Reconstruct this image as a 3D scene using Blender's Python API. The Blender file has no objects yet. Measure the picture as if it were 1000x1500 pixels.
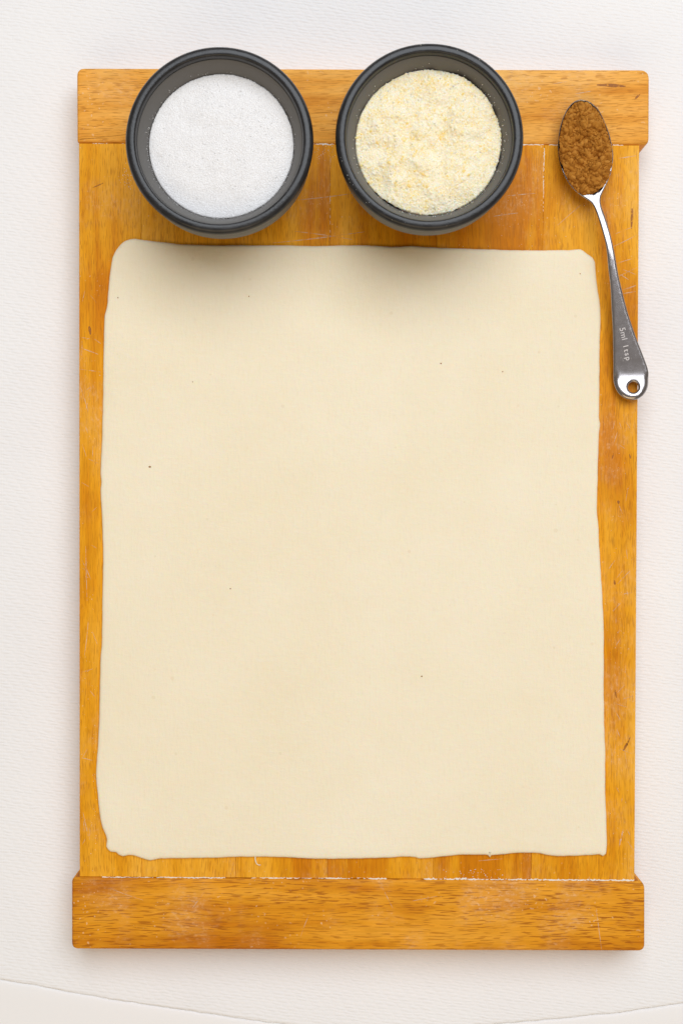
import bpy, bmesh, math, random
import numpy as np
from mathutils import Vector, geometry

random.seed(7)
rng = np.random.default_rng(11)
scene = bpy.context.scene
col = scene.collection

# ------------------------------------------------------------------ camera
ZB = 0.020                      # top of the board above the table
HC = ZB + 0.651                 # camera height
S0 = 0.3125e-3                  # metres per photo pixel on the board top
def sc_at(z): return S0 * (HC - z) / (HC - ZB)
def at(px, py, z=ZB):           # measured photo point -> place on the plane z
    s = sc_at(z)
    return ((px - 500.0) * s, -(py - 750.0) * s)

cam_d = bpy.data.cameras.new('camera')
cam = bpy.data.objects.new('camera', cam_d); col.objects.link(cam)
cam.location = (0, 0, HC)
cam_d.sensor_fit = 'VERTICAL'; cam_d.sensor_height = 36.0; cam_d.sensor_width = 24.0
cam_d.lens = 36.0 * 0.651 / (1500 * S0)
cam_d.clip_start = 0.01; cam_d.clip_end = 50
cam_d.dof.use_dof = True; cam_d.dof.focus_distance = 0.645; cam_d.dof.aperture_fstop = 11
scene.camera = cam

# ------------------------------------------------------------------ light
w = bpy.data.worlds.new('World'); scene.world = w; w.use_nodes = True
bg = w.node_tree.nodes['Background']
bg.inputs[0].default_value = (1.0, 0.89, 0.77, 1); bg.inputs[1].default_value = 0.25
def area(name, loc, tgt, sx, sy, power, colr):
    d = bpy.data.lights.new(name, 'AREA'); d.shape = 'RECTANGLE'; d.size = sx; d.size_y = sy
    d.energy = power; d.color = colr
    o = bpy.data.objects.new(name, d); col.objects.link(o); o.location = loc
    o.rotation_euler = (Vector(tgt) - Vector(loc)).to_track_quat('-Z', 'Y').to_euler()
    return o
area('window_light', (0.40, 1.10, 2.20), (0, 0, 0), 2.3, 1.9, 63, (0.935, 1.0, 1.085))
area('warm_fill', (-0.2, -2.2, 2.1), (0, 0, 0), 3.2, 1.4, 23, (1.2, 0.91, 0.52))  # added warm fill that lightens the shadows, not an actual lamp in the room
scene.view_settings.view_transform = 'Standard'
scene.view_settings.look = 'None'
scene.view_settings.exposure = -0.14
scene.view_settings.gamma = 1.0

# ------------------------------------------------------------------ node helper
class NT:
    def __init__(s, name):
        s.m = bpy.data.materials.new(name); s.m.use_nodes = True
        s.t = s.m.node_tree; s.b = s.t.nodes['Principled BSDF']
    def n(s, typ, **kw):
        nd = s.t.nodes.new(typ)
        for k, v in kw.items(): setattr(nd, k, v)
        return nd
    def put(s, sock, v):
        if isinstance(v, bpy.types.NodeSocket): s.t.links.new(v, sock)
        elif isinstance(v, (tuple, list)) and len(v) == 3 and sock.type == 'RGBA': sock.default_value = (*v, 1)
        else: sock.default_value = v
    def math(s, op, a, b=0.0, c=None):
        nd = s.n('ShaderNodeMath', operation=op); s.put(nd.inputs[0], a); s.put(nd.inputs[1], b)
        if c is not None: s.put(nd.inputs[2], c)
        return nd.outputs[0]
    def obj(s):
        return s.n('ShaderNodeTexCoord').outputs['Object']
    def sep(s, v):
        nd = s.n('ShaderNodeSeparateXYZ'); s.put(nd.inputs[0], v); return nd.outputs
    def comb(s, x, y, z):
        nd = s.n('ShaderNodeCombineXYZ')
        for i, v in enumerate((x, y, z)): s.put(nd.inputs[i], v)
        return nd.outputs[0]
    def noise(s, vec, scale=1.0, detail=2.0, rough=0.5, dist=0.0):
        nd = s.n('ShaderNodeTexNoise'); s.put(nd.inputs['Vector'], vec)
        nd.inputs['Scale'].default_value = scale; nd.inputs['Detail'].default_value = detail
        nd.inputs['Roughness'].default_value = rough; nd.inputs['Distortion'].default_value = dist
        return nd.outputs['Fac']
    def ramp(s, fac, stops):
        nd = s.n('ShaderNodeValToRGB'); s.put(nd.inputs[0], fac)
        e = nd.color_ramp.elements
        while len(e) < len(stops): e.new(0.5)
        for el, (p, c) in zip(e, stops):
            el.position = p; el.color = (*c, 1) if len(c) == 3 else c
        return nd.outputs[0]
    def step(s, fac, a, b):
        nd = s.n('ShaderNodeMapRange', interpolation_type='SMOOTHSTEP'); s.put(nd.inputs[0], fac)
        nd.inputs[1].default_value = a; nd.inputs[2].default_value = b
        return nd.outputs[0]
    def mix(s, fac, a, b, blend='MIX'):
        nd = s.n('ShaderNodeMix', data_type='RGBA', blend_type=blend)
        s.put(nd.inputs[0], fac); s.put(nd.inputs[6], a); s.put(nd.inputs[7], b)
        return nd.outputs[2]
    def bump(s, h, strength, dist):
        nd = s.n('ShaderNodeBump'); s.put(nd.inputs['Height'], h)
        nd.inputs['Strength'].default_value = strength; nd.inputs['Distance'].default_value = dist
        s.t.links.new(nd.outputs[0], s.b.inputs['Normal']); return nd
    def set(s, **kw):
        for k, v in kw.items(): s.put(s.b.inputs[k.replace('_', ' ')], v)

# ------------------------------------------------------------------ materials
def wood(name, axis, fleck, light, mid, dark, flour=0.5, fl_scale=(150, 1500)):
    t = NT(name)
    o = t.sep(t.obj())
    inf = t.n('ShaderNodeObjectInfo')
    rgb = t.n('ShaderNodeSeparateColor'); t.put(rgb.inputs[0], inf.outputs['Color'])
    seed = t.math('MULTIPLY', rgb.outputs[0], 37.0)
    tone = rgb.outputs[1]
    al, ac = (o[1], o[0]) if axis == 'y' else (o[0], o[1])
    wob = t.noise(t.comb(t.math('MULTIPLY', al, 14.0), t.math('MULTIPLY', ac, 30.0), seed), 1.0, 1.0)
    ac2 = t.math('ADD', ac, t.math('MULTIPLY', wob, 0.006))
    v1 = t.comb(t.math('MULTIPLY', al, 7.0), t.math('MULTIPLY', ac2, 110.0), seed)
    n1 = t.noise(v1, 1.0, 4.0, 0.6)
    pt = t.noise(t.comb(t.math('MULTIPLY', al, 16.0), t.math('MULTIPLY', ac, 34.0), t.math('ADD', seed, 5.0)), 1.0, 3.0, 0.55)
    n1 = t.math('ADD', n1, t.math('ADD', t.math('SUBTRACT', tone, 0.5), t.math('MULTIPLY', t.math('SUBTRACT', pt, 0.5), 0.95)))
    c = t.ramp(n1, [(0.28, dark), (0.5, mid), (0.75, light)])
    v2 = t.comb(t.math('MULTIPLY', al, 75.0), t.math('MULTIPLY', ac2, 1300.0), seed)
    n2 = t.noise(v2, 1.0, 3.0, 0.6)
    k2 = t.n('ShaderNodeMapRange'); t.put(k2.inputs[0], n2)
    k2.inputs[1].default_value = .25; k2.inputs[2].default_value = .75; k2.inputs[3].default_value = .86; k2.inputs[4].default_value = 1.12
    g = t.comb(k2.outputs[0], k2.outputs[0], k2.outputs[0])
    c = t.mix(1.0, c, g, 'MULTIPLY')
    # short dark medullary flecks lying along the grain
    v3 = t.comb(t.math('MULTIPLY', al, float(fl_scale[0])), t.math('MULTIPLY', ac2, float(fl_scale[1])), t.math('ADD', seed, 3.0))
    n3 = t.noise(v3, 1.0, 1.0, 0.4)
    f3 = t.step(n3, 0.55, 0.645)
    pat = t.step(t.noise(t.comb(t.math('MULTIPLY', al, 9.0), t.math('MULTIPLY', ac, 60.0), t.math('ADD', seed, 9.0)), 1.0, 2.0), 0.3, 0.62)
    f3 = t.math('MULTIPLY', f3, t.math('MULTIPLY_ADD', pat, 0.4, 0.6))
    c = t.mix(t.math('MULTIPLY', f3, fleck), c, (0.36, 0.10, 0.006))
    # rare knots / stains
    kn = t.step(t.noise(t.comb(t.math('MULTIPLY', al, 60.0), t.math('MULTIPLY', ac, 130.0), t.math('ADD', seed, 21.0)), 1.0, 0.0), 0.80, 0.86)
    c = t.mix(t.math('MULTIPLY', kn, .6), c, (0.16, 0.05, 0.012))
    # dusting of flour rubbed into the surface
    fa = t.step(t.noise(t.obj(), 34.0, 3.0, 0.55), 0.47, 0.74)
    fb = t.step(t.noise(t.comb(t.math('MULTIPLY', al, 420.0), t.math('MULTIPLY', ac, 700.0), seed), 1.0, 5.0, 0.7), 0.46, 0.75)
    fl = t.math('MULTIPLY', t.math('MULTIPLY', fa, t.math('MULTIPLY_ADD', fb, 0.85, 0.15)), flour)
    # single specks of flour
    sp = t.step(t.noise(t.obj(), 900.0, 0.0), 0.755, 0.80)
    sp = t.math('MULTIPLY', sp, t.step(t.noise(t.obj(), 60.0, 1.0), 0.45, 0.7))
    fl = t.math('MAXIMUM', fl, t.math('MULTIPLY', sp, 0.6))
    c = t.mix(fl, c, (0.88, 0.56, 0.30))
    t.set(Base_Color=c, Roughness=t.math('MULTIPLY_ADD', n2, 0.25, 0.40))
    t.b.inputs['Specular IOR Level'].default_value = 0.11
    t.bump(t.math('SUBTRACT', t.math('MULTIPLY', n2, 0.5), f3), 0.35, 0.00012)
    return t.m

M = {}
M['plank'] = wood('oiled_beech_plank', 'y', 0.42, (0.88, 0.425, 0.036), (0.80, 0.337, 0.010), (0.62, 0.20, 0.002), 0.55, (210, 2100))
M['bar_top'] = wood('oiled_beech_bar', 'x', 0.52, (0.92, 0.48, 0.115), (0.84, 0.375, 0.056), (0.66, 0.235, 0.018), 0.55, (200, 2100))
M['bar_low'] = wood('worn_beech_bar', 'x', 0.88, (0.85, 0.385, 0.040), (0.75, 0.30, 0.014), (0.54, 0.165, 0.003), 0.65, (150, 1800))

t = NT('white_flour'); t.set(Base_Color=(0.84, 0.78, 0.70), Roughness=0.95)
t.bump(t.noise(t.obj(), 3000, 3), 0.6, 0.0003); M['flour'] = t.m

t = NT('pale_scratch')
t.set(Base_Color=(0.80, 0.56, 0.36), Roughness=0.8)
t.set(Alpha=t.math('MULTIPLY', t.step(t.noise(t.obj(), 420, 3, .6), 0.30, 0.62), 0.75)); M['scratch'] = t.m

# pastry
t = NT('raw_pastry')
n = t.noise(t.obj(), 22, 4, .55)
c = t.ramp(n, [(0.3, (0.872, 0.762, 0.548)), (0.7, (0.90, 0.80, 0.605))])
o = t.sep(t.obj())
nf = t.noise(t.comb(t.math('MULTIPLY', o[0], 260.0), t.math('MULTIPLY', o[1], 700.0), 0.0), 1.0, 4, .6)
c = t.mix(t.math('MULTIPLY', t.step(nf, .5, .8), .38), c, (0.92, 0.84, 0.68))
nv = t.noise(t.comb(t.math('MULTIPLY', o[0], 800.0), t.math('MULTIPLY', o[1], 190.0), 4.0), 1.0, 4, .6)
c = t.mix(t.math('MULTIPLY', t.step(nv, .52, .8), .32), c, (0.80, 0.68, 0.45))
vo = t.n('ShaderNodeTexVoronoi'); t.put(vo.inputs['Vector'], t.obj()); vo.inputs['Scale'].default_value = 120
rs = t.n('ShaderNodeSeparateColor'); t.put(rs.inputs[0], vo.outputs['Color'])
spk = t.math('MULTIPLY', t.math('LESS_THAN', vo.outputs['Distance'], t.math('MULTIPLY', rs.outputs[1], 0.12)), t.math('GREATER_THAN', rs.outputs[0], 0.62))
c = t.mix(t.math('MULTIPLY', spk, .16), c, (0.60, 0.44, 0.20))
t.set(Base_Color=c, Roughness=0.62)
t.b.inputs['Specular IOR Level'].default_value = 0.3
t.b.inputs['Subsurface Weight'].default_value = 0.25
t.b.inputs['Subsurface Radius'].default_value = (1.0, 0.6, 0.3)
t.b.inputs['Subsurface Scale'].default_value = 0.002
t.bump(t.math('ADD', t.math('MULTIPLY', n, 1.2), t.math('ADD', t.math('MULTIPLY', nf, .35), t.math('MULTIPLY', nv, .35))), 0.75, 0.0005)
M['pastry'] = t.m
t = NT('dark_bran_fleck'); t.set(Base_Color=(0.36, 0.16, 0.035), Roughness=0.8); M['bran'] = t.m

# charcoal bowl
t = NT('charcoal_enamel')
n = t.noise(t.obj(), 900, 3); n2 = t.noise(t.obj(), 130, 4, .6)
c = t.ramp(n2, [(0.35, (0.012, 0.0117, 0.0123)), (0.7, (0.028, 0.027, 0.028))])
t.set(Base_Color=c, Roughness=t.math('MULTIPLY_ADD', n2, 0.16, 0.23))
t.bump(t.math('ADD', n, t.math('MULTIPLY', n2, 2.0)), 0.25, 0.00025); t.b.inputs['Specular IOR Level'].default_value = 0.45; M['rim'] = t.m
t = NT('charcoal_satin_wall')
n = t.noise(t.obj(), 1500, 2)
t.set(Base_Color=(0.140, 0.133, 0.124), Roughness=0.5); t.bump(n, 0.2, 0.0001); M['bowl'] = t.m

# foods
t = NT('granulated_sugar')
a = t.n('ShaderNodeAttribute', attribute_name='grain').outputs['Fac']
c = t.ramp(a, [(0.0, (0.76, 0.742, 0.735)), (0.5, (0.825, 0.807, 0.797)), (1.0, (0.90, 0.885, 0.875))])
t.set(Base_Color=c, Roughness=0.35)
t.b.inputs['Subsurface Weight'].default_value = 0.8
t.b.inputs['Subsurface Radius'].default_value = (1, 1, 1); t.b.inputs['Subsurface Scale'].default_value = 0.003
M['sugar'] = t.m
t = NT('ground_almond')
a = t.n('ShaderNodeAttribute', attribute_name='grain').outputs['Fac']
pt = t.noise(t.obj(), 210, 3, .6)
a = t.math('ADD', a, t.math('MULTIPLY', t.math('SUBTRACT', pt, 0.46), 1.3))
p2 = t.noise(t.obj(), 85, 2, .5)
a = t.math('ADD', a, t.math('MULTIPLY', t.math('SUBTRACT', p2, 0.52), 0.5))
c = t.ramp(a, [(0.0, (0.90, 0.66, 0.24)), (0.22, (0.94, 0.77, 0.43)), (0.45, (0.93, 0.805, 0.555)), (0.9, (0.94, 0.86, 0.685))])
t.set(Base_Color=c, Roughness=0.8)
t.b.inputs['Subsurface Weight'].default_value = 0.75
t.b.inputs['Subsurface Radius'].default_value = (1, .8, .5); t.b.inputs['Subsurface Scale'].default_value = 0.0016
M['almond'] = t.m
t = NT('ground_cinnamon')
a = t.n('ShaderNodeAttribute', attribute_name='grain').outputs['Fac']
c = t.ramp(a, [(0.0, (0.27, 0.094, 0.011)), (0.5, (0.42, 0.163, 0.021)), (1.0, (0.53, 0.23, 0.040))])
t.set(Base_Color=c, Roughness=0.95); t.b.inputs['Specular IOR Level'].default_value = 0.1
t.bump(t.noise(t.obj(), 2600, 3, .7), 0.6, 0.0004); M['cinnamon'] = t.m

# steel
t = NT('brushed_steel')
o = t.sep(t.obj())
n = t.noise(t.comb(t.math('MULTIPLY', o[0], 3000.0), t.math('MULTIPLY', o[1], 500.0), 0.0), 1.0, 3)
nb = t.noise(t.obj(), 300, 4, .6)
scr = t.step(t.noise(t.comb(t.math('MULTIPLY', o[0], 900.0), t.math('MULTIPLY', o[1], 400.0), 7.0), 1.0, 1.0), .66, .74)
t.set(Base_Color=t.mix(t.math('MULTIPLY', scr, .4), (0.43, 0.40, 0.40), (0.78, 0.75, 0.74)), Metallic=1.0, Roughness=t.math('MULTIPLY_ADD', nb, 0.12, 0.18))
t.bump(n, 0.12, 0.00005); M['steel'] = t.m
t = NT('etched_steel'); t.set(Base_Color=(0.66, 0.62, 0.61), Metallic=0.0, Roughness=0.9); M['etch'] = t.m

# table covering
t = NT('ribbed_white_vinyl')
o = t.sep(t.obj())
u = t.math('SUBTRACT', o[0], t.math('MULTIPLY', o[1], 0.14))
v = t.math('ADD', o[1], t.math('MULTIPLY', o[0], 0.13))
big = t.noise(t.obj(), 18, 2)
wv = t.noise(t.comb(t.math('MULTIPLY', u, 90.0), t.math('MULTIPLY', v, 200.0), 0.0), 1.0, 2, .5)
vr = t.math('ADD', t.math('DIVIDE', v, 0.00162), t.math('MULTIPLY', t.math('SUBTRACT', wv, .5), 1.6))
row = t.math('FLOOR', vr)
wn = t.n('ShaderNodeTexWhiteNoise', noise_dimensions='1D'); t.put(wn.inputs['W'], row)
uc = t.math('ADD', t.math('DIVIDE', u, 0.0056), t.math('ADD', t.math('MULTIPLY', row, 0.37), t.math('MULTIPLY', wn.outputs['Value'], 0.35)))
fu = t.math('FRACT', uc)
dash = t.math('POWER', t.math('SINE', t.math('MULTIPLY', fu, math.pi)), 0.6)
fv = t.math('ADD', t.math('FRACT', vr), t.math('MULTIPLY', t.math('SUBTRACT', fu, .5), 0.0))
rib = t.math('SINE', t.math('MULTIPLY', fv, math.pi))
w2 = t.n('ShaderNodeTexWhiteNoise', noise_dimensions='2D'); t.put(w2.inputs['Vector'], t.comb(row, t.math('FLOOR', uc), 0.0))
amp = t.math('MULTIPLY_ADD', w2.outputs['Value'], 0.6, 0.4)
h = t.math('MULTIPLY', t.math('MULTIPLY', rib, dash), amp)
h = t.math('ADD', h, t.math('MULTIPLY', t.noise(t.comb(t.math('MULTIPLY', u, 300.0), t.math('MULTIPLY', v, 900.0), 0.0), 1.0, 2), .5))
c = t.ramp(big, [(0.3, (0.855, 0.835, 0.825)), (0.7, (0.875, 0.86, 0.85))])
t.set(Base_Color=c, Roughness=0.6); t.b.inputs['Specular IOR Level'].default_value = 0.25
t.bump(h, 0.62, 0.00022); M['table'] = t.m
t = NT('smooth_white_vinyl')
n = t.noise(t.obj(), 1200, 2)
t.set(Base_Color=(0.87, 0.845, 0.825), Roughness=0.55); t.b.inputs['Specular IOR Level'].default_value = 0.25
t.bump(n, 0.15, 0.0001); M['border'] = t.m

# ------------------------------------------------------------------ object helpers
def link(name, me, mat=None, parent=None, smooth=True, loc=None):
    o = bpy.data.objects.new(name, me); col.objects.link(o)
    if mat: me.materials.append(mat)
    if smooth is True: me.shade_smooth()
    elif smooth: me.shade_smooth(); me.set_sharp_from_angle(angle=math.radians(smooth))
    if parent: o.parent = parent
    if loc: o.location = loc
    return o
def mesh(name, verts, faces):
    me = bpy.data.meshes.new(name); me.from_pydata([tuple(map(float, v)) for v in verts], [], [tuple(int(i) for i in f) for f in faces]); me.update(); return me
def tag(o, label, cat, group=None, kind=None):
    if label: o['label'] = label
    if cat: o['category'] = cat
    if group: o['group'] = group
    if kind: o['kind'] = kind
    return o
def empty(name, loc):
    o = bpy.data.objects.new(name, None); o.empty_display_size = 0.01; col.objects.link(o); o.location = loc; return o

def area2(p):
    return sum(p[i][0] * p[(i + 1) % len(p)][1] - p[(i + 1) % len(p)][0] * p[i][1] for i in range(len(p)))
def ccw(p): return p if area2(p) > 0 else p[::-1]
def catmull(p, step):
    p = [np.array(q, float) for q in p]; out = []; N = len(p)
    for i in range(N):
        a, b, c, d = p[i - 1], p[i], p[(i + 1) % N], p[(i + 2) % N]
        k = max(1, int(np.linalg.norm(c - b) / step))
        for j in range(k):
            s = j / k
            # centripetal-ish damping through tension 0.5
            m1 = (c - a) * .5; m2 = (d - b) * .5
            L = np.linalg.norm(c - b)
            for m in (m1, m2):
                l = np.linalg.norm(m)
                if l > L: m *= L / l
            h = (2*s**3 - 3*s**2 + 1) * b + (s**3 - 2*s**2 + s) * m1 + (-2*s**3 + 3*s**2) * c + (s**3 - s**2) * m2
            out.append(tuple(h))
    return out
def offset(p, d):               # inward offset of a ccw outline
    N = len(p); out = []
    for i in range(N):
        a, b, c = (Vector(p[i - 1]), Vector(p[i]), Vector(p[(i + 1) % N]))
        e1 = (b - a); e2 = (c - b)
        if e1.length < 1e-9: e1 = e2
        if e2.length < 1e-9: e2 = e1
        e1.normalize(); e2.normalize()
        n1 = Vector((-e1.y, e1.x)); n2 = Vector((-e2.y, e2.x))
        m = n1 + n2
        m = m / max(m.length_squared, 1e-6) * 2
        if m.length > 1.8: m *= 1.8 / m.length
        out.append((b.x + m.x * d, b.y + m.y * d))
    return out
def rounded(corners, rads, seg=6):
    pts = []; N = len(corners)
    for i in range(N):
        a, b, c = Vector(corners[i - 1]), Vector(corners[i]), Vector(corners[(i + 1) % N]); r = rads[i]
        if r <= 0: pts.append(tuple(b)); continue
        p0 = b + (a - b).normalized() * r; p1 = b + (c - b).normalized() * r
        for j in range(seg + 1):
            s = j / seg
            q = p0 * (1 - s)**2 + b * 2 * s * (1 - s) + p1 * s * s
            pts.append(tuple(q))
    return pts
def prism(outline, z0, z1, bev, seg=3, zfun=None):
    p = ccw(outline); N = len(p); rings = [(offset(p, bev * .6), z0), (p, z0 + bev * .6)]
    for j in range(seg + 1):
        a = j / seg * math.pi / 2
        rings.append((offset(p, bev * (1 - math.cos(a))) if j else p, z1 - bev + bev * math.sin(a)))
    V = []; F = []
    for r, z in rings:
        V += [(x, y, z) for x, y in r]
    for k in range(len(rings) - 1):
        for i in range(N):
            j = (i + 1) % N
            F.append((k * N + i, k * N + j, (k + 1) * N + j, (k + 1) * N + i))
    F.append(tuple(range(N))[::-1]); F.append(tuple(range((len(rings) - 1) * N, len(rings) * N)))
    return V, F

# numpy noise: sum of smooth value noise
def vnoise(x, y, seed=0):
    xi = np.floor(x).astype(np.int64); yi = np.floor(y).astype(np.int64); fx = x - xi; fy = y - yi
    fx = fx * fx * (3 - 2 * fx); fy = fy * fy * (3 - 2 * fy)
    def hsh(a, b):
        h = (a * 374761393 + b * 668265263 + seed * 974711) & 0xffffffff
        h = ((h ^ (h >> 13)) * 1274126177) & 0xffffffff
        return ((h ^ (h >> 16)) & 0xffff) / 65535.0
    return (hsh(xi, yi) * (1 - fx) + hsh(xi + 1, yi) * fx) * (1 - fy) + (hsh(xi, yi + 1) * (1 - fx) + hsh(xi + 1, yi + 1) * fx) * fy
def fbm(x, y, oct=4, seed=0):
    s = 0; a = .5; 
    for k in range(oct): s = s + a * vnoise(x * 2**k, y * 2**k, seed + k); a *= .5
    return s

# ------------------------------------------------------------------ the table covering
SEAM = [(0, 1435), (60, 1445), (120, 1457), (180, 1466.5), (240, 1476), (300, 1484), (385, 1497), (470, 1508), (560, 1513), (650, 1508), (735, 1500), (800, 1494), (900, 1484.5), (1000, 1470)]
sx_, sy_ = np.array(SEAM, float).T
def seam_y(px):
    px = np.asarray(px, float)
    y = np.interp(px, sx_, sy_)
    y = np.where(px < 0, 1435 + .165 * px - px * px / 4400, y)
    d = px - 1000
    y = np.where(px > 1000, 1470 - .155 * d - d * d / 4400, y)
    return y
XS = np.concatenate([np.linspace(-2200, -40, 40), np.linspace(-30, 1030, 213), np.linspace(1040, 3200, 40)])
ys = seam_y(XS)
ker = np.ones(9) / 9
mid = np.convolve(np.pad(ys[36:257], 4, mode='edge'), ker, mode='valid'); ys[36:257] = mid
ys = ys + (fbm(XS / 14, XS * 0, 3, 5) - .45) * 2.6
sT = sc_at(0.0)
wx = (XS - 500) * sT; wy = -(ys - 750) * sT
def sheet(name, offs, zs, sign, mat):
    V = []; F = []; n = len(XS)
    for d, z in zip(offs, zs):
        for i in range(n): V.append((wx[i], wy[i] + sign * d, z))
    for k in range(len(offs) - 1):
        for i in range(n - 1):
            q = (k * n + i, k * n + i + 1, (k + 1) * n + i + 1, (k + 1) * n + i)
            F.append(q if sign > 0 else q[::-1])
    return link(name, mesh(name, V, F), mat)
o = sheet('tabletop', [-0.0004, 0.0, .0004, .0008, .0013, .002, .003, .005, .01, .03, .1, .3, .6, 1.4],
          [-.0040, -.0006, -.00032, -.00016, -.00006, -.00008, -.00002, 0, 0, 0, 0, 0, 0, 0], 1, M['table'])
tag(o, 'ribbed white vinyl table surface under the wooden board', None, kind='structure')
o = sheet('tabletop_border', [-.0002, .0003, .0008, .0015, .0025, .004, .007, .012, .03, .08, .14, .17, .19, .195],
          [-.0040, -.0006, -.00025, -.0001, 0, .0001, .00015, .0001, 0, 0, -.004, -.015, -.04, -.2], -1, M['border'])
tag(o, 'smooth white border beyond the curved seam of the table', None, kind='structure')

# ------------------------------------------------------------------ the board
bc = at(523, 745); BX, BY = bc
board = empty('pastry_board', (BX, BY, 0))
tag(board, 'large oiled beech pastry board with two end bars, lying under the dough', 'pastry board')
def loc(px, py, z=ZB):
    x, y = at(px, py, z); return (x - BX, y - BY)
def board_part(name, outline_px, z0, z1, bev, mat, color, rads=None, seg=3):
    pts = [loc(*p) for p in outline_px]
    if rads: pts = rounded(pts, rads)
    cx = sum(p[0] for p in pts) / len(pts); cy = sum(p[1] for p in pts) / len(pts)
    V, F = prism([(x - cx, y - cy) for x, y in pts], z0, z1, bev, seg)
    o = link(name, mesh(name, V, F), mat, board, 35, (cx, cy, 0))
    o.color = color
    return o
yT, yB = 211.5, 1286
JT = [116, 207, 345, 484, 640, 797, 935.5]
JB = [117, 208, 345, 479.5, 634, 777, 928.5]
tones = [(.11, .50, 0, 1), (.37, .58, 0, 1), (.52, .52, 0, 1), (.73, .42, 0, 1), (.88, .40, 0, 1), (.29, .55, 0, 1)]
for i in range(6):
    g = 0.06
    tp = lambda x: 209.9 + (x - 113.5) / 836 * 3
    bt = lambda x: 1284.0 + (x - 105.5) / 838 * 5.5
    board_part('plank', [(JT[i] + g, tp(JT[i])), (JT[i + 1] - g, tp(JT[i + 1])), (JB[i + 1] - g, bt(JB[i + 1])), (JB[i] + g, bt(JB[i]))],
               0.004, ZB, 0.00022, M['plank'], tones[i])
mm = 0.001
board_part('end_bar', [(113, 100), (950, 102.5), (949.5, 212.5), (113.5, 209.5)], 0, ZB + .0006, .0014, M['bar_top'], (.41, .53, 0, 1), [3.6*mm, 4.2*mm, 3*mm, 1.5*mm], 4)
board_part('end_bar', [(105.5, 1284.5), (943.5, 1290), (943.5, 1393), (105.5, 1390)], 0, ZB + .0006, .0015, M['bar_low'], (.67, .5, 0, 1), [2.5*mm, 4*mm, 3.2*mm, 3*mm], 4)

# flour packed in the joints: low crumbly ridges
def ribbon(pts, width, z, dens, bm, hgt=0.00035):
    for (x0, y0), (x1, y1) in zip(pts[:-1], pts[1:]):
        L = math.hypot(x1 - x0, y1 - y0); n = max(2, int(L / 2.2)); prev = None
        tx, ty = (x1 - x0) / L, (y1 - y0) / L; nx, ny = -ty, tx
        for i in range(n + 1):
            s = i / n; px, py = x0 + (x1 - x0) * s, y0 + (y1 - y0) * s
            k = dens(px, py) * (0.45 + 0.9 * random.random())
            if k < 0.12: prev = None; continue
            hw = width * k * .42; j = random.uniform(-.3, .3) * width
            a = loc(px + nx * (hw + j), py + ny * (hw + j)); b = loc(px - nx * (hw - j), py - ny * (hw - j)); m = loc(px + nx * j, py + ny * j)
            va = bm.verts.new((*a, z)); vb = bm.verts.new((*b, z)); vm = bm.verts.new((*m, z + hgt * min(1, k)))
            if prev:
                bm.faces.new((prev[0], va, vm, prev[2])); bm.faces.new((prev[2], vm, vb, prev[1]))
            prev = (va, vb, vm)
def crumbs(bm, n, fn, r0=.00012, r1=.00032):
    for _ in range(n):
        px, py = fn(); x, y = loc(px, py); r = random.uniform(r0, r1)
        m = bmesh.ops.create_icosphere(bm, subdivisions=1, radius=r)
        for v in m['verts']:
            v.co *= random.uniform(.7, 1.2); v.co.z *= .7; v.co += Vector((x, y, ZB + r * .3))
bm = bmesh.new()
def nz(x, y, s, seed): return float(fbm(np.array([x / s]), np.array([y / s]), 3, seed)[0])
zj = ZB - 0.0002
ribbon([(150, 1285.2), (500, 1286.2)], 2.6, zj, lambda x, y: max(0, (nz(x, 1, 25, 3) - .38) * 4), bm)
ribbon([(270, 1285.6), (330, 1285.9)], 3.0, zj, lambda x, y: .9, bm)
ribbon([(500, 1286.2), (928, 1289.6)], 3.6, zj, lambda x, y: max(0, (nz(x, 1, 30, 8) - .30) * 4), bm)
ribbon([(540, 1286.6), (566, 1286.8)], 4.0, zj, lambda x, y: 1, bm)
ribbon([(650, 1287.2), (700, 1287.6)], 4.2, zj, lambda x, y: 1.1, bm)
ribbon([(745, 1288), (800, 1288.3)], 3.4, zj, lambda x, y: 1, bm)
ribbon([(845, 1288.8), (926, 1289.3)], 4.0, zj, lambda x, y: 1.1, bm)
ribbon([(130, 210.5), (330, 211.2)], 2.0, zj, lambda x, y: max(0, (nz(x, 2, 12, 5) - .42) * 3), bm)
ribbon([(455, 211.5), (500, 211.8)], 3.2, zj, lambda x, y: max(0, (nz(x, 2, 8, 5) - .25) * 3), bm)
ribbon([(758, 212.2), (816, 212.5)], 3.2, zj, lambda x, y: max(0, (nz(x, 2, 14, 9) - .2) * 3), bm)
ribbon([(897, 212.9), (912, 213)], 2.4, zj, lambda x, y: .8, bm)
ribbon([(796.5, 217), (793.7, 345)], 2.3, zj, lambda x, y: max(.15, 1.15 - (y - 217) / 130), bm)
ribbon([(484, 215), (483.2, 300)], 2.0, zj, lambda x, y: max(0, (nz(y, 2, 14, 9) - .35) * 2.4), bm)
ribbon([(483.2, 305), (482.8, 358)], 1.8, zj, lambda x, y: .55, bm)
crumbs(bm, 70, lambda: (random.gauss(470, 16), random.gauss(222, 9)), .00010, .0002)
crumbs(bm, 40, lambda: (random.gauss(186, 5), random.gauss(262, 9)), .00010, .0002)
crumbs(bm, 40, lambda: (random.gauss(694, 22), random.uniform(1272, 1287)), .00010, .00025)
crumbs(bm, 26, lambda: (random.gauss(672, 8), random.gauss(1366, 2.5)), .00016, .0004)
crumbs(bm, 60, lambda: (random.gauss(860, 40), random.gauss(1345, 22)), .00009, .0002)
crumbs(bm, 60, lambda: (random.gauss(190, 30), random.gauss(1340, 24)), .00008, .00018)
crumbs(bm, 46, lambda: (random.gauss(315, 20), random.gauss(1372, 6)), .00008, .0002)
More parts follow.
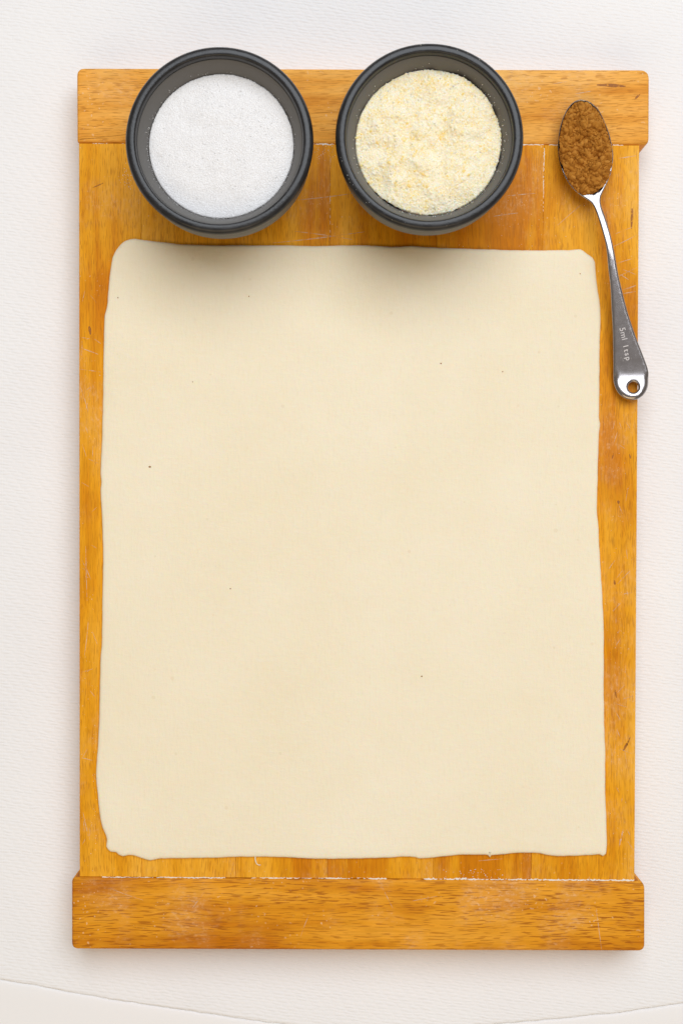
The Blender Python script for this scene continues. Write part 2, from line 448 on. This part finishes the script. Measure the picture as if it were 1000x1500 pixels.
crumbs(bm, 50, lambda: (random.gauss(135, 7), random.uniform(820, 1260)), .00008, .00016)
crumbs(bm, 46, lambda: (random.gauss(905, 10), random.uniform(600, 1240)), .00008, .00016)
crumbs(bm, 40, lambda: (random.gauss(745, 50), random.gauss(330, 20)), .00008, .00016)
crumbs(bm, 60, lambda: (random.uniform(120, 940), random.uniform(104, 208)), .00008, .00016)
crumbs(bm, 40, lambda: (random.gauss(123, 4), random.gauss(160, 30)), .00010, .0002)
me = bpy.data.meshes.new('flour_residue'); bm.to_mesh(me); bm.free()
o = link('flour_residue', me, M['flour'], board); o['kind'] = 'stuff'

# knife scratches: shallow pale slivers
bm = bmesh.new()
def scratch(x0, y0, x1, y1, wpx, z=ZB + .00012):
    L = math.hypot(x1 - x0, y1 - y0); n = max(3, int(L / 5)); tx, ty = (x1 - x0) / L, (y1 - y0) / L
    bow = random.uniform(-.015, .015) * L; prev = None
    for i in range(n + 1):
        s = i / n; b = bow * math.sin(math.pi * s)
        px = x0 + (x1 - x0) * s - ty * b; py = y0 + (y1 - y0) * s + tx * b
        hw = wpx / 2 * (0.25 + 0.75 * math.sin(math.pi * (s * .92 + .04))) * random.uniform(.7, 1.1)
        a = bm.verts.new((*loc(px - ty * hw, py + tx * hw), z)); c = bm.verts.new((*loc(px + ty * hw, py - tx * hw), z))
        if prev: bm.faces.new((prev[0], a, c, prev[1]))
        prev = (a, c)
for s in [(436, 293, 520, 283, 1.3), (400, 356, 538, 339, 1.4), (432, 339, 516, 351, 1.2), (722, 317, 758, 312, 1.5), (742, 287, 786, 283, 1.3),
          (898, 361, 932, 344, 1.2), (900, 343, 925, 333, 1.0), (900, 387, 925, 379, 1.1), (905, 405, 932, 392, 1.0), (908, 402, 920, 410, 1.3), (912, 395, 930, 402, .9),
          (910, 425, 931, 418, 1.8), (912, 430, 930, 427, 1.4), (905, 232, 931, 228, 1.5), (118, 494, 136, 497, 1.2), (122, 511, 144, 519, 1.6), (118, 541, 148, 545, .9),
          (118, 566, 130, 604, .9), (126, 800, 128, 880, 1.0), (120, 820, 134, 850, .9), (130, 905, 124, 960, 1.1), (118, 985, 136, 980, .9), (120, 1110, 136, 1114, 1.0), (122, 1190, 130, 1225, 1.2),
          (862, 1284, 896, 1392, 1.5), (872, 1330, 880, 1390, 1.0), (912, 1024, 927, 1019, 1.1), (900, 1030, 918, 1036, .8), (904, 855, 922, 836, 1.5), (909, 870, 926, 868, 1.1),
          (906, 1240, 912, 1215, 3.0), (918, 1232, 927, 1245, .8), (700, 1261, 735, 1258, 1.0), (282, 1330, 300, 1306, 1.2), (560, 1300, 575, 1330, 1.0), (440, 1372, 452, 1340, .9),
          (600, 1320, 640, 1312, .9), (160, 1300, 210, 1318, .8), (640, 330, 600, 337, .9), (816, 330, 850, 300, .8), (866, 134, 842, 138, 1.5), (806, 124, 830, 120, 1.2), (560, 130, 600, 140, .8)]:
    up = .0006 if (s[1] < 211 or s[1] > 1288) else 0
    scratch(*s, z=ZB + .0001 + up)
for _ in range(60):
    px = random.choice([random.gauss(130, 6), random.gauss(906, 10)]); py = random.uniform(420, 1260); a = random.gauss(0, .6); L = random.uniform(6, 22)
    if 895 < px < 955 and py < 600: continue
    if not (119 < px < 147 or 890 < px < 925): continue
    dx = L * math.sin(a); dy = L * math.cos(a)
    if not (119 < px + dx < 926): continue
    scratch(px, py, px + dx, py + dy, random.uniform(.5, 1.0))
me = bpy.data.meshes.new('knife_scratches'); bm.to_mesh(me); bm.free()
o = link('knife_scratches', me, M['scratch'], board); o['kind'] = 'stuff'

t = NT('brown_knot'); t.set(Base_Color=(0.36, 0.12, 0.010), Roughness=0.6)
t.set(Alpha=t.math('MULTIPLY', t.step(t.noise(t.obj(), 900, 3, .6), 0.25, 0.6), 0.8)); M['knot'] = t.m
bm = bmesh.new()
for s in [(912, 1100, 919.5, 1086, 4.0), (917, 1092, 922, 1080, 2.5), (904.5, 733, 905.5, 738, 4.0), (899, 850, 900, 857, 3.6), (896, 672, 898, 664, 2.2), (921, 665, 923, 672, 2), (873, 125, 915, 127, 5), (928, 146, 936, 139, 3.5), (886, 310, 890, 330, 1.4), (925, 305, 924, 335, 4), (136, 275, 152, 268, 1.6), (131, 478, 133, 490, 5), (900, 1010, 902, 1022, 2.5)]:
    scratch(*s, z=ZB + .00008 + (.0006 if s[1] < 211 else 0))
me = bpy.data.meshes.new('wood_knots'); bm.to_mesh(me); bm.free()
o = link('wood_knots', me, M['knot'], board); o['kind'] = 'stuff'

# ------------------------------------------------------------------ the pastry
DO = [(195, 349.5), (212, 351.5), (235, 354), (262, 357.5), (300, 359), (345, 359), (400, 359), (470, 360), (505, 359.2), (540, 359.5), (575, 361), (602, 360.2), (640, 362.5), (700, 364.5), (760, 366), (800, 366.3), (832, 366), (850, 365),
      (858, 371), (868, 378), (871, 384), (872, 400), (874, 420), (878, 445), (879, 470), (878, 500), (877.5, 560), (877, 612), (878.5, 620), (877.5, 630), (876.5, 640), (875, 700), (874, 750), (876, 768), (877, 790), (879, 830), (882, 880), (884, 920), (884, 1000), (884.5, 1060), (886, 1100), (886, 1150),
      (887.5, 1200), (888.5, 1238), (887, 1251), (883, 1254.5), (877, 1252), (865, 1253), (830, 1254.3), (810, 1254.2), (800, 1252.5), (790, 1250), (775, 1249.5), (755, 1250), (735, 1252), (719, 1253.3), (717.5, 1256.5), (714, 1253), (690, 1252.5), (668, 1253), (640, 1256), (613, 1257.5), (608, 1255.8),
      (590, 1255.5), (560, 1257), (520, 1258), (470, 1258.3), (440, 1257.3), (410, 1256), (376, 1255.3), (340, 1256), (300, 1257.3), (260, 1257.8), (236, 1257.8), (228, 1259.5), (221, 1261), (213, 1259.5), (205, 1257), (196, 1253.8), (188, 1253.3), (180, 1254.8), (174, 1252.5), (170, 1249), (162, 1248), (155.5, 1240.5), (156.5, 1232),
      (155, 1224), (150, 1212), (147, 1199), (143.5, 1168), (140.8, 1137), (143, 1098), (145.5, 1050), (146, 1020), (147, 975), (147.3, 962), (149, 944), (150, 869), (151, 825), (150, 772), (147.3, 719), (148.5, 706), (147.2, 693), (149.5, 640), (150.5, 600), (151.5, 540), (152.2, 498), (153.2, 464), (156.8, 448), (157.8, 435), (161, 403), (165, 377), (168, 370), (174, 361), (183, 353)]
TH = 0.0015
outl = ccw(catmull([at(x, y, ZB + .0012) for x, y in DO], 0.0012))
oa = np.array(outl)
jit = (fbm(oa[:, 0] * 260, oa[:, 1] * 260, 3, 2) - .44) * 0.0005
outl = offset(outl, 0)
outl = [(p[0] + jit[i] * .7, p[1] + jit[i]) for i, p in enumerate(outl)]
N = len(outl)
z0 = ZB + 0.0003                                   # rests on the bars' level skin of flour
prof = [(0.0003, -.0006), (0.0, .0002), (0.00005, .0006), (0.0003, .0010), (0.0008, .0013), (.0017, TH)]
V = []; F = []
ring_pts = []
for d, z in prof:
    r = offset(outl, d) if d else outl
    ring_pts.append(r); V += [(x, y, z0 + z) for x, y in r]
for k in range(len(prof) - 1):
    for i in range(N):
        j = (i + 1) % N; F.append((k * N + i, k * N + j, (k + 1) * N + j, (k + 1) * N + i))
inner = ring_pts[-1]; base = (len(prof) - 1) * N
def inside(P, poly):
    x, y = P[:, 0], P[:, 1]; q = np.array(poly); r = np.zeros(len(P), bool)
    for (x0, y0), (x1, y1) in zip(q, np.roll(q, -1, 0)):
        c = ((y0 > y) != (y1 > y)); 
        with np.errstate(divide='ignore', invalid='ignore'):
            xx = (x1 - x0) * (y - y0) / (y1 - y0 + 1e-30) + x0
        r ^= c & (x < xx)
    return r
def dist_poly(P, poly):
    q = np.array(poly); best = np.full(len(P), 1e9)
    for a, b in zip(q, np.roll(q, -1, 0)):
        ab = b - a; t_ = np.clip(((P - a) @ ab) / max(ab @ ab, 1e-18), 0, 1)
        best = np.minimum(best, np.hypot(*(P - (a + t_[:, None] * ab)).T))
    return best
gx, gy = np.meshgrid(np.arange(oa[:, 0].min(), oa[:, 0].max(), .0035), np.arange(oa[:, 1].min(), oa[:, 1].max(), .0035))
P = np.c_[gx.ravel(), gy.ravel()] + rng.uniform(-.0008, .0008, (gx.size, 2))
P = P[inside(P, inner)]; P = P[dist_poly(P, inner[::2]) > .0018]
allp = [Vector(p) for p in inner] + [Vector(p) for p in P]
res = geometry.delaunay_2d_cdt(allp, [(i, (i + 1) % N) for i in range(N)], [], 1, 1e-7)
rv = np.array([(v.x, v.y) for v in res[0]])
dd = dist_poly(rv, inner[::2])
und = (fbm(rv[:, 0] * 30 + 9, rv[:, 1] * 30 + 9, 3, 7) - .44) * .0006 + (fbm(rv[:, 0] * 150, rv[:, 1] * 150, 2, 4) - .37) * .00022
zz = z0 + TH + und * np.clip(dd / .006, 0, 1)
idx = {}
orig = res[3]
for i in range(len(rv)):
    src = [s for s in orig[i] if s < N] if i < len(orig) else []
    if src: idx[i] = base + src[0]
    else: idx[i] = len(V); V.append((rv[i, 0], rv[i, 1], zz[i]))
for f in res[2]:
    q = [idx[i] for i in f]
    if len(set(q)) > 2: F.append(q)
dough = link('pastry_sheet', mesh('pastry_sheet', V, F), M['pastry'])
tag(dough, 'big cream sheet of raw rolled pastry with ragged edges on the board', 'pastry')
def tube(pts, r, bm, seg=6):
    prev = None
    for i, p in enumerate(pts):
        p = Vector(p); d = Vector(pts[min(i + 1, len(pts) - 1)]) - Vector(pts[max(i - 1, 0)]); d.normalize()
        a = d.cross(Vector((0, 0, 1))).normalized(); b = a.cross(d)
        rr = r * (1 - .6 * i / len(pts))
        ring = [bm.verts.new(p + (a * math.cos(k * 2 * math.pi / seg) + b * math.sin(k * 2 * math.pi / seg)) * rr) for k in range(seg)]
        if prev:
            for k in range(seg): bm.faces.new((prev[k], prev[(k + 1) % seg], ring[(k + 1) % seg], ring[k]))
        prev = ring
bm = bmesh.new()
tube([(*at(x, y), ZB + z) for x, y, z in [(374, 1253, .0012), (374, 1257, .0009), (374.5, 1261, .0006), (376, 1265, .0005), (379, 1266.8, .0005), (382, 1266.5, .0005)]], .00035, bm)
me = bpy.data.meshes.new('pastry_thread'); bm.to_mesh(me); bm.free()
link('pastry_thread', me, M['pastry'], dough)
bm = bmesh.new()
for px, py, r, e in [(645, 533, .00034, 1.2), (220.5, 684, .00042, 1.6), (617, 990, .0004, 1), (365, 435, .0003, 1), (174, 437, .0003, 1), (338, 862, .0003, 1.2), (735, 545, .0003, 1), (848, 402, .0003, 1), (283, 560, .00025, 1)]:
    x, y = at(px, py); m = bmesh.ops.create_icosphere(bm, subdivisions=1, radius=r)
    for v in m['verts']: v.co.x *= e; v.co.z *= .4; v.co += Vector((x, y, z0 + TH + .0001))
me = bpy.data.meshes.new('bran_flecks'); bm.to_mesh(me); bm.free()
link('bran_flecks', me, M['bran'], dough)['kind'] = 'stuff'

# ------------------------------------------------------------------ bowls
ZR = ZB + 0.045
def lathe(name, prof, mat, parent, seg=144, closed=False):
    V = []; F = []; n = len(prof)
    for k in range(seg):
        a = 2 * math.pi * k / seg
        V += [(r * math.cos(a), r * math.sin(a), z) for r, z in prof]
    for k in range(seg):
        k2 = (k + 1) % seg
        for i in range(n - 1 if not closed else n):
            j = (i + 1) % n
            F.append((k * n + i, k * n + j, k2 * n + j, k2 * n + i))
    if not closed:
        F.append(tuple(k * n for k in range(seg))); F.append(tuple(k * n + n - 1 for k in range(seg))[::-1])
    me = mesh(name, V, F)
    b = bmesh.new(); b.from_mesh(me); bmesh.ops.recalc_face_normals(b, faces=b.faces); b.to_mesh(me); b.free()
    return link(name, me, mat, parent, 50)
def bowl(px, py, label):
    x, y = at(px, py, ZR); root = empty('bowl', (x, y, ZB + .0006))
    tag(root, label, 'bowl', 'charcoal bowls at the top of the board')
    H = ZR - ZB - .0006; s = sc_at(ZR)
    ro = 138.0 * s; ri = 121.8 * s
    # broad rounded lip with a steep inner drop
    lip = [(ri - .0001, H - .0032), (ri + .0001, H - .0022), (ri + .0003, H - .0010), (ri + .0006, H - .0004), (ri + .0010, H - .0001), (ri + .0017, H), (ro - .0019, H - .00005), (ro - .0012, H - .0003),
           (ro - .0006, H - .0008), (ro - .0002, H - .0015), (ro, H - .0023), (ro - .0001, H - .0034), (ro - .0004, H - .0046), (ro - .0012, H - .0060), (ro - .0028, H - .0066), (ri + .0012, H - .0066)]
    lathe('rim', lip, M['rim'], root, closed=True)
    body = [(0.0001, .0035), (.020, .0035), (.0255, .005), (.0285, .010), (.0295, .018), (.0306, H - .016), (.0318, H - .010), (.0336, H - .0060), (ri - .0006, H - .0037), (ri - .0002, H - .0033), (ri + .0014, H - .0040),
            (ro - .0022, H - .0068), (ro - .0010, H - .012), (ro - .0013, H - .018), (ro - .0035, H - .027), (ro - .0068, H - .035), (ro - .0095, .0025), (ro - .0105, .0006), (ro - .012, 0), (.012, .0004), (.0001, .0008)]
    lathe('body', body, M['bowl'], root)
    return root
b1 = bowl(321, 204.5, 'charcoal round bowl filled with white sugar, on the left')
b2 = bowl(629, 199.5, 'charcoal round bowl filled with yellowish ground almonds, nearer the spoon')

def heap(name, cx, cy, poly, step, zfun, lumps, mat, edge_z, loc0):
    """a crumbly heap: grid inside poly, hemispherical grains max-composited on zfun"""
    q = np.array(poly); x0, y0 = q.min(0) - step; x1, y1 = q.max(0) + step
    xs = np.arange(x0, x1, step); ysv = np.arange(y0, y1, step)
    X, Y = np.meshgrid(xs, ysv); Z = zfun(X, Y); G = np.full(X.shape, .5)
    B = Z.copy()
    for (n, ra, rb, lift) in lumps:
        lx = rng.uniform(x0, x1, n); ly = rng.uniform(y0, y1, n); r = rng.uniform(ra, rb, n) ; g = rng.random(n); sq = rng.uniform(.6, 1.3, n); an = rng.uniform(0, math.pi, n)
        for k in range(n):
            i0 = max(0, int((ly[k] - r[k] * 1.3 - y0) / step)); i1 = min(len(ysv), int((ly[k] + r[k] * 1.3 - y0) / step) + 2)
            j0 = max(0, int((lx[k] - r[k] * 1.3 - x0) / step)); j1 = min(len(xs), int((lx[k] + r[k] * 1.3 - x0) / step) + 2)
            if i1 <= i0 or j1 <= j0: continue
            dx = X[i0:i1, j0:j1] - lx[k]; dy = Y[i0:i1, j0:j1] - ly[k]
            ca, sa = math.cos(an[k]), math.sin(an[k])
            ex = (dx * ca + dy * sa) * sq[k]; ey = (-dx * sa + dy * ca) / sq[k]
            d2 = (ex * ex + ey * ey) / (r[k]**2)
            ic = min(len(ysv) - 1, max(0, int((ly[k] - y0) / step))); jc = min(len(xs) - 1, max(0, int((lx[k] - x0) / step)))
            zc = B[ic, jc] + r[k] * lift
            hz = zc + r[k] * (np.sqrt(np.clip(1 - d2, 0, 1)) - .3)
            m = (d2 < 1) & (hz > Z[i0:i1, j0:j1])
            Z[i0:i1, j0:j1] = np.where(m, hz, Z[i0:i1, j0:j1]); G[i0:i1, j0:j1] = np.where(m, g[k], G[i0:i1, j0:j1])
    return X, Y, Z, G
def grid_mesh(name, X, Y, Z, G, keep, mat, loc0):
    ny, nx = X.shape
    idx = -np.ones(X.shape, int); idx[keep] = np.arange(keep.sum())
    V = np.c_[X[keep] - loc0[0], Y[keep] - loc0[1], Z[keep] - loc0[2]]
    a, b, c, d = idx[:-1, :-1], idx[:-1, 1:], idx[1:, 1:], idx[1:, :-1]
    ok = (a >= 0) & (b >= 0) & (c >= 0) & (d >= 0)
    F = np.c_[a[ok], b[ok], c[ok], d[ok]]
    me = bpy.data.meshes.new(name)
    me.vertices.add(len(V)); me.vertices.foreach_set('co', V.ravel().astype(np.float32))
    me.loops.add(F.size); me.loops.foreach_set('vertex_index', F.ravel().astype(np.int32))
    me.polygons.add(len(F)); me.polygons.foreach_set('loop_start', np.arange(0, F.size, 4, dtype=np.int32))
    me.update(calc_edges=True); me.validate()
    at_ = me.attributes.new('grain', 'FLOAT', 'POINT'); at_.data.foreach_set('value', G[keep].astype(np.float32))
    o = link(name, me, mat, None, True); o.location = loc0
    return o
def circle(cx, cy, r, n=160): return [(cx + r * math.cos(2 * math.pi * k / n), cy + r * math.sin(2 * math.pi * k / n)) for k in range(n)]

# sugar
cx, cy = b1.location.x, b1.location.y; ZS = ZR - .0108
RS = .0316
def zs(X, Y):
    r = np.hypot(X - cx, Y - cy) / RS
    return ZS + .0010 * (1 - r**2) + (fbm(X * 75, Y * 75, 3, 31) - .44) * .0013 - .004 * np.clip((r - .985) / .03, 0, 1)
X, Y, Z, G = heap('sugar', cx, cy, circle(cx, cy, RS), .00016, zs, [(30000, .00014, .00026, .0)], None, 0, 0)
keep = np.hypot(X - cx, Y - cy) < RS + (fbm(X * 500, Y * 500, 2, 3) - .4) * .0008
sugar = grid_mesh('sugar', X, Y, Z, G, keep, M['sugar'], (cx, cy, ZS - .004))
tag(sugar, 'white granulated sugar filling the charcoal bowl on the left', 'sugar')
# stray crystals on the wall of the bowl
V = []; F = []
def cube(c, r):
    ax = Vector((rng.normal(), rng.normal(), rng.normal())).normalized(); ay = ax.orthogonal().normalized(); az = ax.cross(ay); b = len(V)
    for sx in (-1, 1):
        for sy in (-1, 1):
            for sz in (-1, 1): V.append(tuple(Vector(c) + ax * sx * r + ay * sy * r * .8 + az * sz * r * .7))
    for f in ((0, 1, 3, 2), (4, 6, 7, 5), (0, 4, 5, 1), (2, 3, 7, 6), (0, 2, 6, 4), (1, 5, 7, 3)): F.append(tuple(b + i for i in f))
for k in range(150):
    a = random.choice([random.gauss(math.pi, .28), random.gauss(math.pi * 1.25, .35), random.uniform(0, 6.28)]); h = abs(random.gauss(0, .0012)) + .0003
    r = .0317 + h * .34 - .0002
    cube((r * math.cos(a), r * math.sin(a), ZS + h - (ZS - .004)), random.uniform(.00007, .00017))
def surf(Xg, Yg, Zg, x, y):
    st = Xg[0, 1] - Xg[0, 0]
    return float(Zg[int((y - Yg[0, 0]) / st), int((x - Xg[0, 0]) / st)])
for k in range(420):
    a = random.uniform(0, 6.28); r = RS * math.sqrt(random.random()) * .985
    x, y = r * math.cos(a), r * math.sin(a)
    cube((x, y, surf(X, Y, Z, cx + x, cy + y) + .00003 - (ZS - .004)), random.uniform(.00007, .00015))
o = link('crystals', mesh('crystals', V, F), M['sugar'], sugar, False); o['kind'] = 'stuff'
at_ = o.data.attributes.new('grain', 'FLOAT', 'POINT'); at_.data.foreach_set('value', np.full(len(V), .95, np.float32))

# ground almonds
cx, cy = b2.location.x, b2.location.y; ZA = ZR - .0098; RA = .0320
def za(X, Y):
    r = np.hypot(X - cx, Y - cy) / RA
    return ZA + .0016 * (1 - r**2) + (fbm(X * 70, Y * 70, 3, 77) - .44) * .0095 * np.clip(1.15 - r * .6, 0, 1) + (fbm(X * 330, Y * 330, 3, 78) - .44) * .0010 - .003 * np.clip((r - .975) / .03, 0, 1)
X, Y, Z, G = heap('ground_almonds', cx, cy, circle(cx, cy, RA), .0002, za, [(12000, .0002, .00042, .05), (900, .0004, .0008, .0)], None, 0, 0)
keep = np.hypot(X - cx, Y - cy) < RA - .0002 + (fbm(X * 260, Y * 260, 3, 13) - .44) * .0022
alm = grid_mesh('ground_almonds', X, Y, Z, G, keep, M['almond'], (cx, cy, ZA - .004))
tag(alm, 'yellowish crumbly ground almonds heaped in the right charcoal bowl', 'ground almonds')
V = []; F = []
for k in range(110):
    a = random.choice([random.gauss(.15, .5), random.gauss(-2.0, .8), random.uniform(0, 6.28)]); h = abs(random.gauss(0, .0025)) + .0003
    r = .0322 + h * .30 - .0002
    cube((r * math.cos(a), r * math.sin(a), h + .004), random.uniform(.00007, .0002))
for k in range(46):
    a = random.choice([random.gauss(-1.9, .35), random.gauss(-2.7, .2), random.gauss(1.0, .3)]); r = random.uniform(.0365, .0392)
    cube((r * math.cos(a), r * math.sin(a), ZR - (ZA - .004) - .0002), random.uniform(.00007, .00016))
for k in range(400):
    a = random.uniform(0, 6.28); r = RA * math.sqrt(random.random()) * .98
    x, y = r * math.cos(a), r * math.sin(a)
    cube((x, y, surf(X, Y, Z, cx + x, cy + y) + .00008 - (ZA - .004)), random.choice([.0001, .00014, .0002, .0003]) * random.uniform(.7, 1.1))
o = link('crumbs', mesh('crumbs', V, F), M['almond'], alm, False); o['kind'] = 'stuff'
at_ = o.data.attributes.new('grain', 'FLOAT', 'POINT'); at_.data.foreach_set('value', np.repeat(rng.uniform(.2, 1.0, len(V) // 8), 8).astype(np.float32))

# ------------------------------------------------------------------ spoon
SP_R = [(848, 146.5), (856, 147.5), (864, 150.5), (874.6, 160), (881, 171), (885.8, 182), (890.5, 194), (893.5, 205), (896.3, 221), (896.6, 236), (893.5, 254), (889.5, 265), (884, 277), (879, 288), (878, 297), (880, 307), (884, 320), (890.4, 346), (895, 367), (900.7, 395), (903.3, 407), (916.7, 454), (930, 490.5), (943.8, 523), (950, 539), (952, 552), (950.6, 566), (944.5, 577), (936, 583.3), (928, 585.2)]
SP_L = [(918.6, 584), (909, 577.6), (903, 568), (900.3, 557), (899.7, 539), (897.4, 485), (894.5, 450), (892.3, 423), (888.5, 396), (885, 367), (881, 349), (874.5, 323.5), (869, 306), (864, 297.5), (850, 287.5), (839, 278), (828, 263), (820, 244), (816.5, 226), (816, 210), (817.8, 194), (821, 180), (826, 167), (832, 157), (840, 149.5)]
ZSP = ZB + .0075
sp_out = ccw(catmull([at(x, y, ZSP) for x, y in SP_R + SP_L], .0007))
hc = at(928.8, 566.3, ZSP); hr = 8.2 * sc_at(ZSP)
hole = circle(hc[0], hc[1], hr, 28)
T = .0011
r0 = sp_out; r1 = offset(sp_out, .0003); r2 = offset(sp_out, .0008)
h1 = circle(hc[0], hc[1], hr + .0003, 28); h2 = circle(hc[0], hc[1], hr + .0009, 28)
n0, nh = len(r0), 28
pts = r0 + r1 + r2 + hole + h1 + h2
edges = []
off = 0
for r in (r0, r1, r2): edges += [(off + i, off + (i + 1) % n0) for i in range(n0)]; off += n0
for r in (hole, h1, h2): edges += [(off + i, off + (i + 1) % nh) for i in range(nh)]; off += nh
q = np.array(sp_out)
gx, gy = np.meshgrid(np.arange(q[:, 0].min(), q[:, 0].max(), .0009), np.arange(q[:, 1].min(), q[:, 1].max(), .0009))
P = np.c_[gx.ravel(), gy.ravel()]; P = P[inside(P, sp_out)]; P = P[dist_poly(P, sp_out) > .0011]; P = P[np.hypot(P[:, 0] - hc[0], P[:, 1] - hc[1]) > hr + .0013]
res = geometry.delaunay_2d_cdt([Vector(p) for p in pts] + [Vector(p) for p in P], edges, [], 0, 1e-7)
rv = np.array([(v.x, v.y) for v in res[0]])
din = dist_poly(rv, sp_out); dh = np.abs(np.hypot(rv[:, 0] - hc[0], rv[:, 1] - hc[1]) - hr)
yp = 750 - rv[:, 1] / sc_at(ZSP)
ZL_Y = [140, 230, 285, 305, 325, 345, 360, 375, 400, 470, 535, 550, 556, 570, 590]
ZL_Z = [8.6, 8.6, 8.7, 9.7, 11.1, 12.2, 12.5, 12.4, 11.4, 8.0, 4.9, 4.3, 4.4, 5.15, 6.4]
def zline(y): return np.interp(y, ZL_Y, ZL_Z) * .001
ys_s = (zline(yp - 6) + zline(yp - 2) + zline(yp + 2) + zline(yp + 6)) / 4
mask = np.clip((293 - yp) / 52, 0, 1); mask = mask * mask * (3 - 2 * mask)
dpx = din / sc_at(ZSP)
dep = .0072 * (1 - (1 - np.clip(dpx / 38, 0, 1))**2)
zt = ZB + ys_s - mask * dep * np.clip(dpx / 2.6 - .6, 0, 1)
endm = np.clip((yp - 545) / 8, 0, 1)
zt -= endm * .0011 * (1 - np.clip(dpx / 9, 0, 1))**2          # the end is domed
zt -= np.clip(1 - din / .0008, 0, 1)**2 * .00035
zt -= np.clip(1 - dh / .0009, 0, 1)**2 * .0005
top = np.c_[rv, zt]
tri = []
for f in res[2]:
    c = rv[list(f)].mean(0)
    if np.hypot(*(c - np.array(hc))) < hr * .985: continue
    if not inside(c[None], sp_out)[0]: continue
    tri.append(list(f))
nV = len(top); bot = top.copy(); bot[:, 2] -= T - np.clip(1 - din / .0005, 0, 1) * .0005
Vs = np.r_[top, bot]; Fs = [tuple(f) for f in tri] + [tuple(nV + i for i in f[::-1]) for f in tri]
cnt = {}
for f in tri:
    for a, b in zip(f, f[1:] + f[:1]): cnt[(a, b)] = 1
for (a, b) in list(cnt):
    if (b, a) not in cnt: Fs.append((b, a, nV + a, nV + b))
sp0 = at(900, 420)
spoon_loc = (sp0[0], sp0[1], ZB)
me = mesh('measuring_spoon', [(v[0] - spoon_loc[0], v[1] - spoon_loc[1], v[2] - spoon_loc[2]) for v in Vs], Fs)
b = bmesh.new(); b.from_mesh(me); bmesh.ops.recalc_face_normals(b, faces=b.faces); b.to_mesh(me); b.free()
spoon = link('measuring_spoon', me, M['steel'], None, 60); spoon.location = spoon_loc
tag(spoon, 'steel measuring spoon heaped with cinnamon, its holed handle overhanging the board', 'measuring spoon')
# stamped lettering
def words(txt, px, py, size_px, ang, bold, space):
    cu = bpy.data.curves.new('lettering', 'FONT'); cu.body = txt; cu.size = size_px * sc_at(ZSP); cu.align_x = 'CENTER'; cu.align_y = 'CENTER'
    cu.offset = bold; cu.space_character = space; cu.extrude = .00003; cu.resolution_u = 3
    tmp = bpy.data.objects.new('lettering', cu); col.objects.link(tmp)
    me = bpy.data.meshes.new_from_object(tmp.evaluated_get(bpy.context.evaluated_depsgraph_get()))
    bpy.data.objects.remove(tmp)
    x, y = at(px, py, ZSP); ca, sa = math.cos(ang), math.sin(ang)
    for v in me.vertices:
        vx, vy = x + v.co.x * ca - v.co.y * sa, y + v.co.x * sa + v.co.y * ca
        yq = 750 - vy / sc_at(ZSP)
        v.co = (vx - spoon_loc[0], vy - spoon_loc[1], float(zline(yq)) + .00003 + v.co.z)
    return link('lettering', me, M['etch'], spoon, False)
words('5ml', 912.2, 488.7, 12.2, math.radians(-76), 0, 1.05)
words('1tsp', 918.3, 515.6, 11.0, math.radians(-76), .00004, 1.3)

# cinnamon heap
CI = [(848, 149), (857, 150), (864, 153), (873, 161.5), (879.5, 172), (884.3, 183), (889, 195), (892, 206), (894.6, 221), (894.8, 236), (893, 250), (890, 261), (886, 268), (877, 277), (867, 283.5), (858, 284.5), (850, 284), (842, 277), (832, 264), (823.5, 246), (819.5, 228), (818.5, 211), (820, 196), (823, 182), (828, 169), (834, 158.5), (841, 151.5)]
cp = offset(ccw(catmull([at(x, y, ZB + .009) for x, y in CI], .0008)), -.00022)
cen = np.array(at(857, 217, ZB + .009))
bfield = {}
def zc(X, Y):
    PP = np.c_[X.ravel(), Y.ravel()]
    d = dist_poly(PP, cp).reshape(X.shape); ins = inside(PP, cp).reshape(X.shape)
    bfield['ins'] = ins; bfield['d'] = d
    e = np.clip(d / .008, 0, 1)
    return ZB + .0085 + .0026 * (1 - (1 - e)**2) + (fbm(X * 200, Y * 200, 4, 91) - .46) * .0082 * (.3 + .7 * e) - np.where(ins, 0, .002)
X, Y, Z, G = heap('cinnamon', 0, 0, cp, .00014, zc, [(3600, .00025, .00062, .55), (420, .0006, .0013, .45)], None, 0, 0)
Z += (fbm(X * 2200, Y * 2200, 2, 55) - .37) * .00022
d = np.where(bfield['ins'], bfield['d'], -bfield['d'])
keep = d > -.0001 + (fbm(X * 420, Y * 420, 3, 17) - .44) * .0012
cin = grid_mesh('cinnamon', X, Y, Z, G, keep, M['cinnamon'], (cen[0], cen[1], ZB + .006))
tag(cin, 'clumpy brown ground cinnamon heaped in the steel measuring spoon', 'cinnamon')
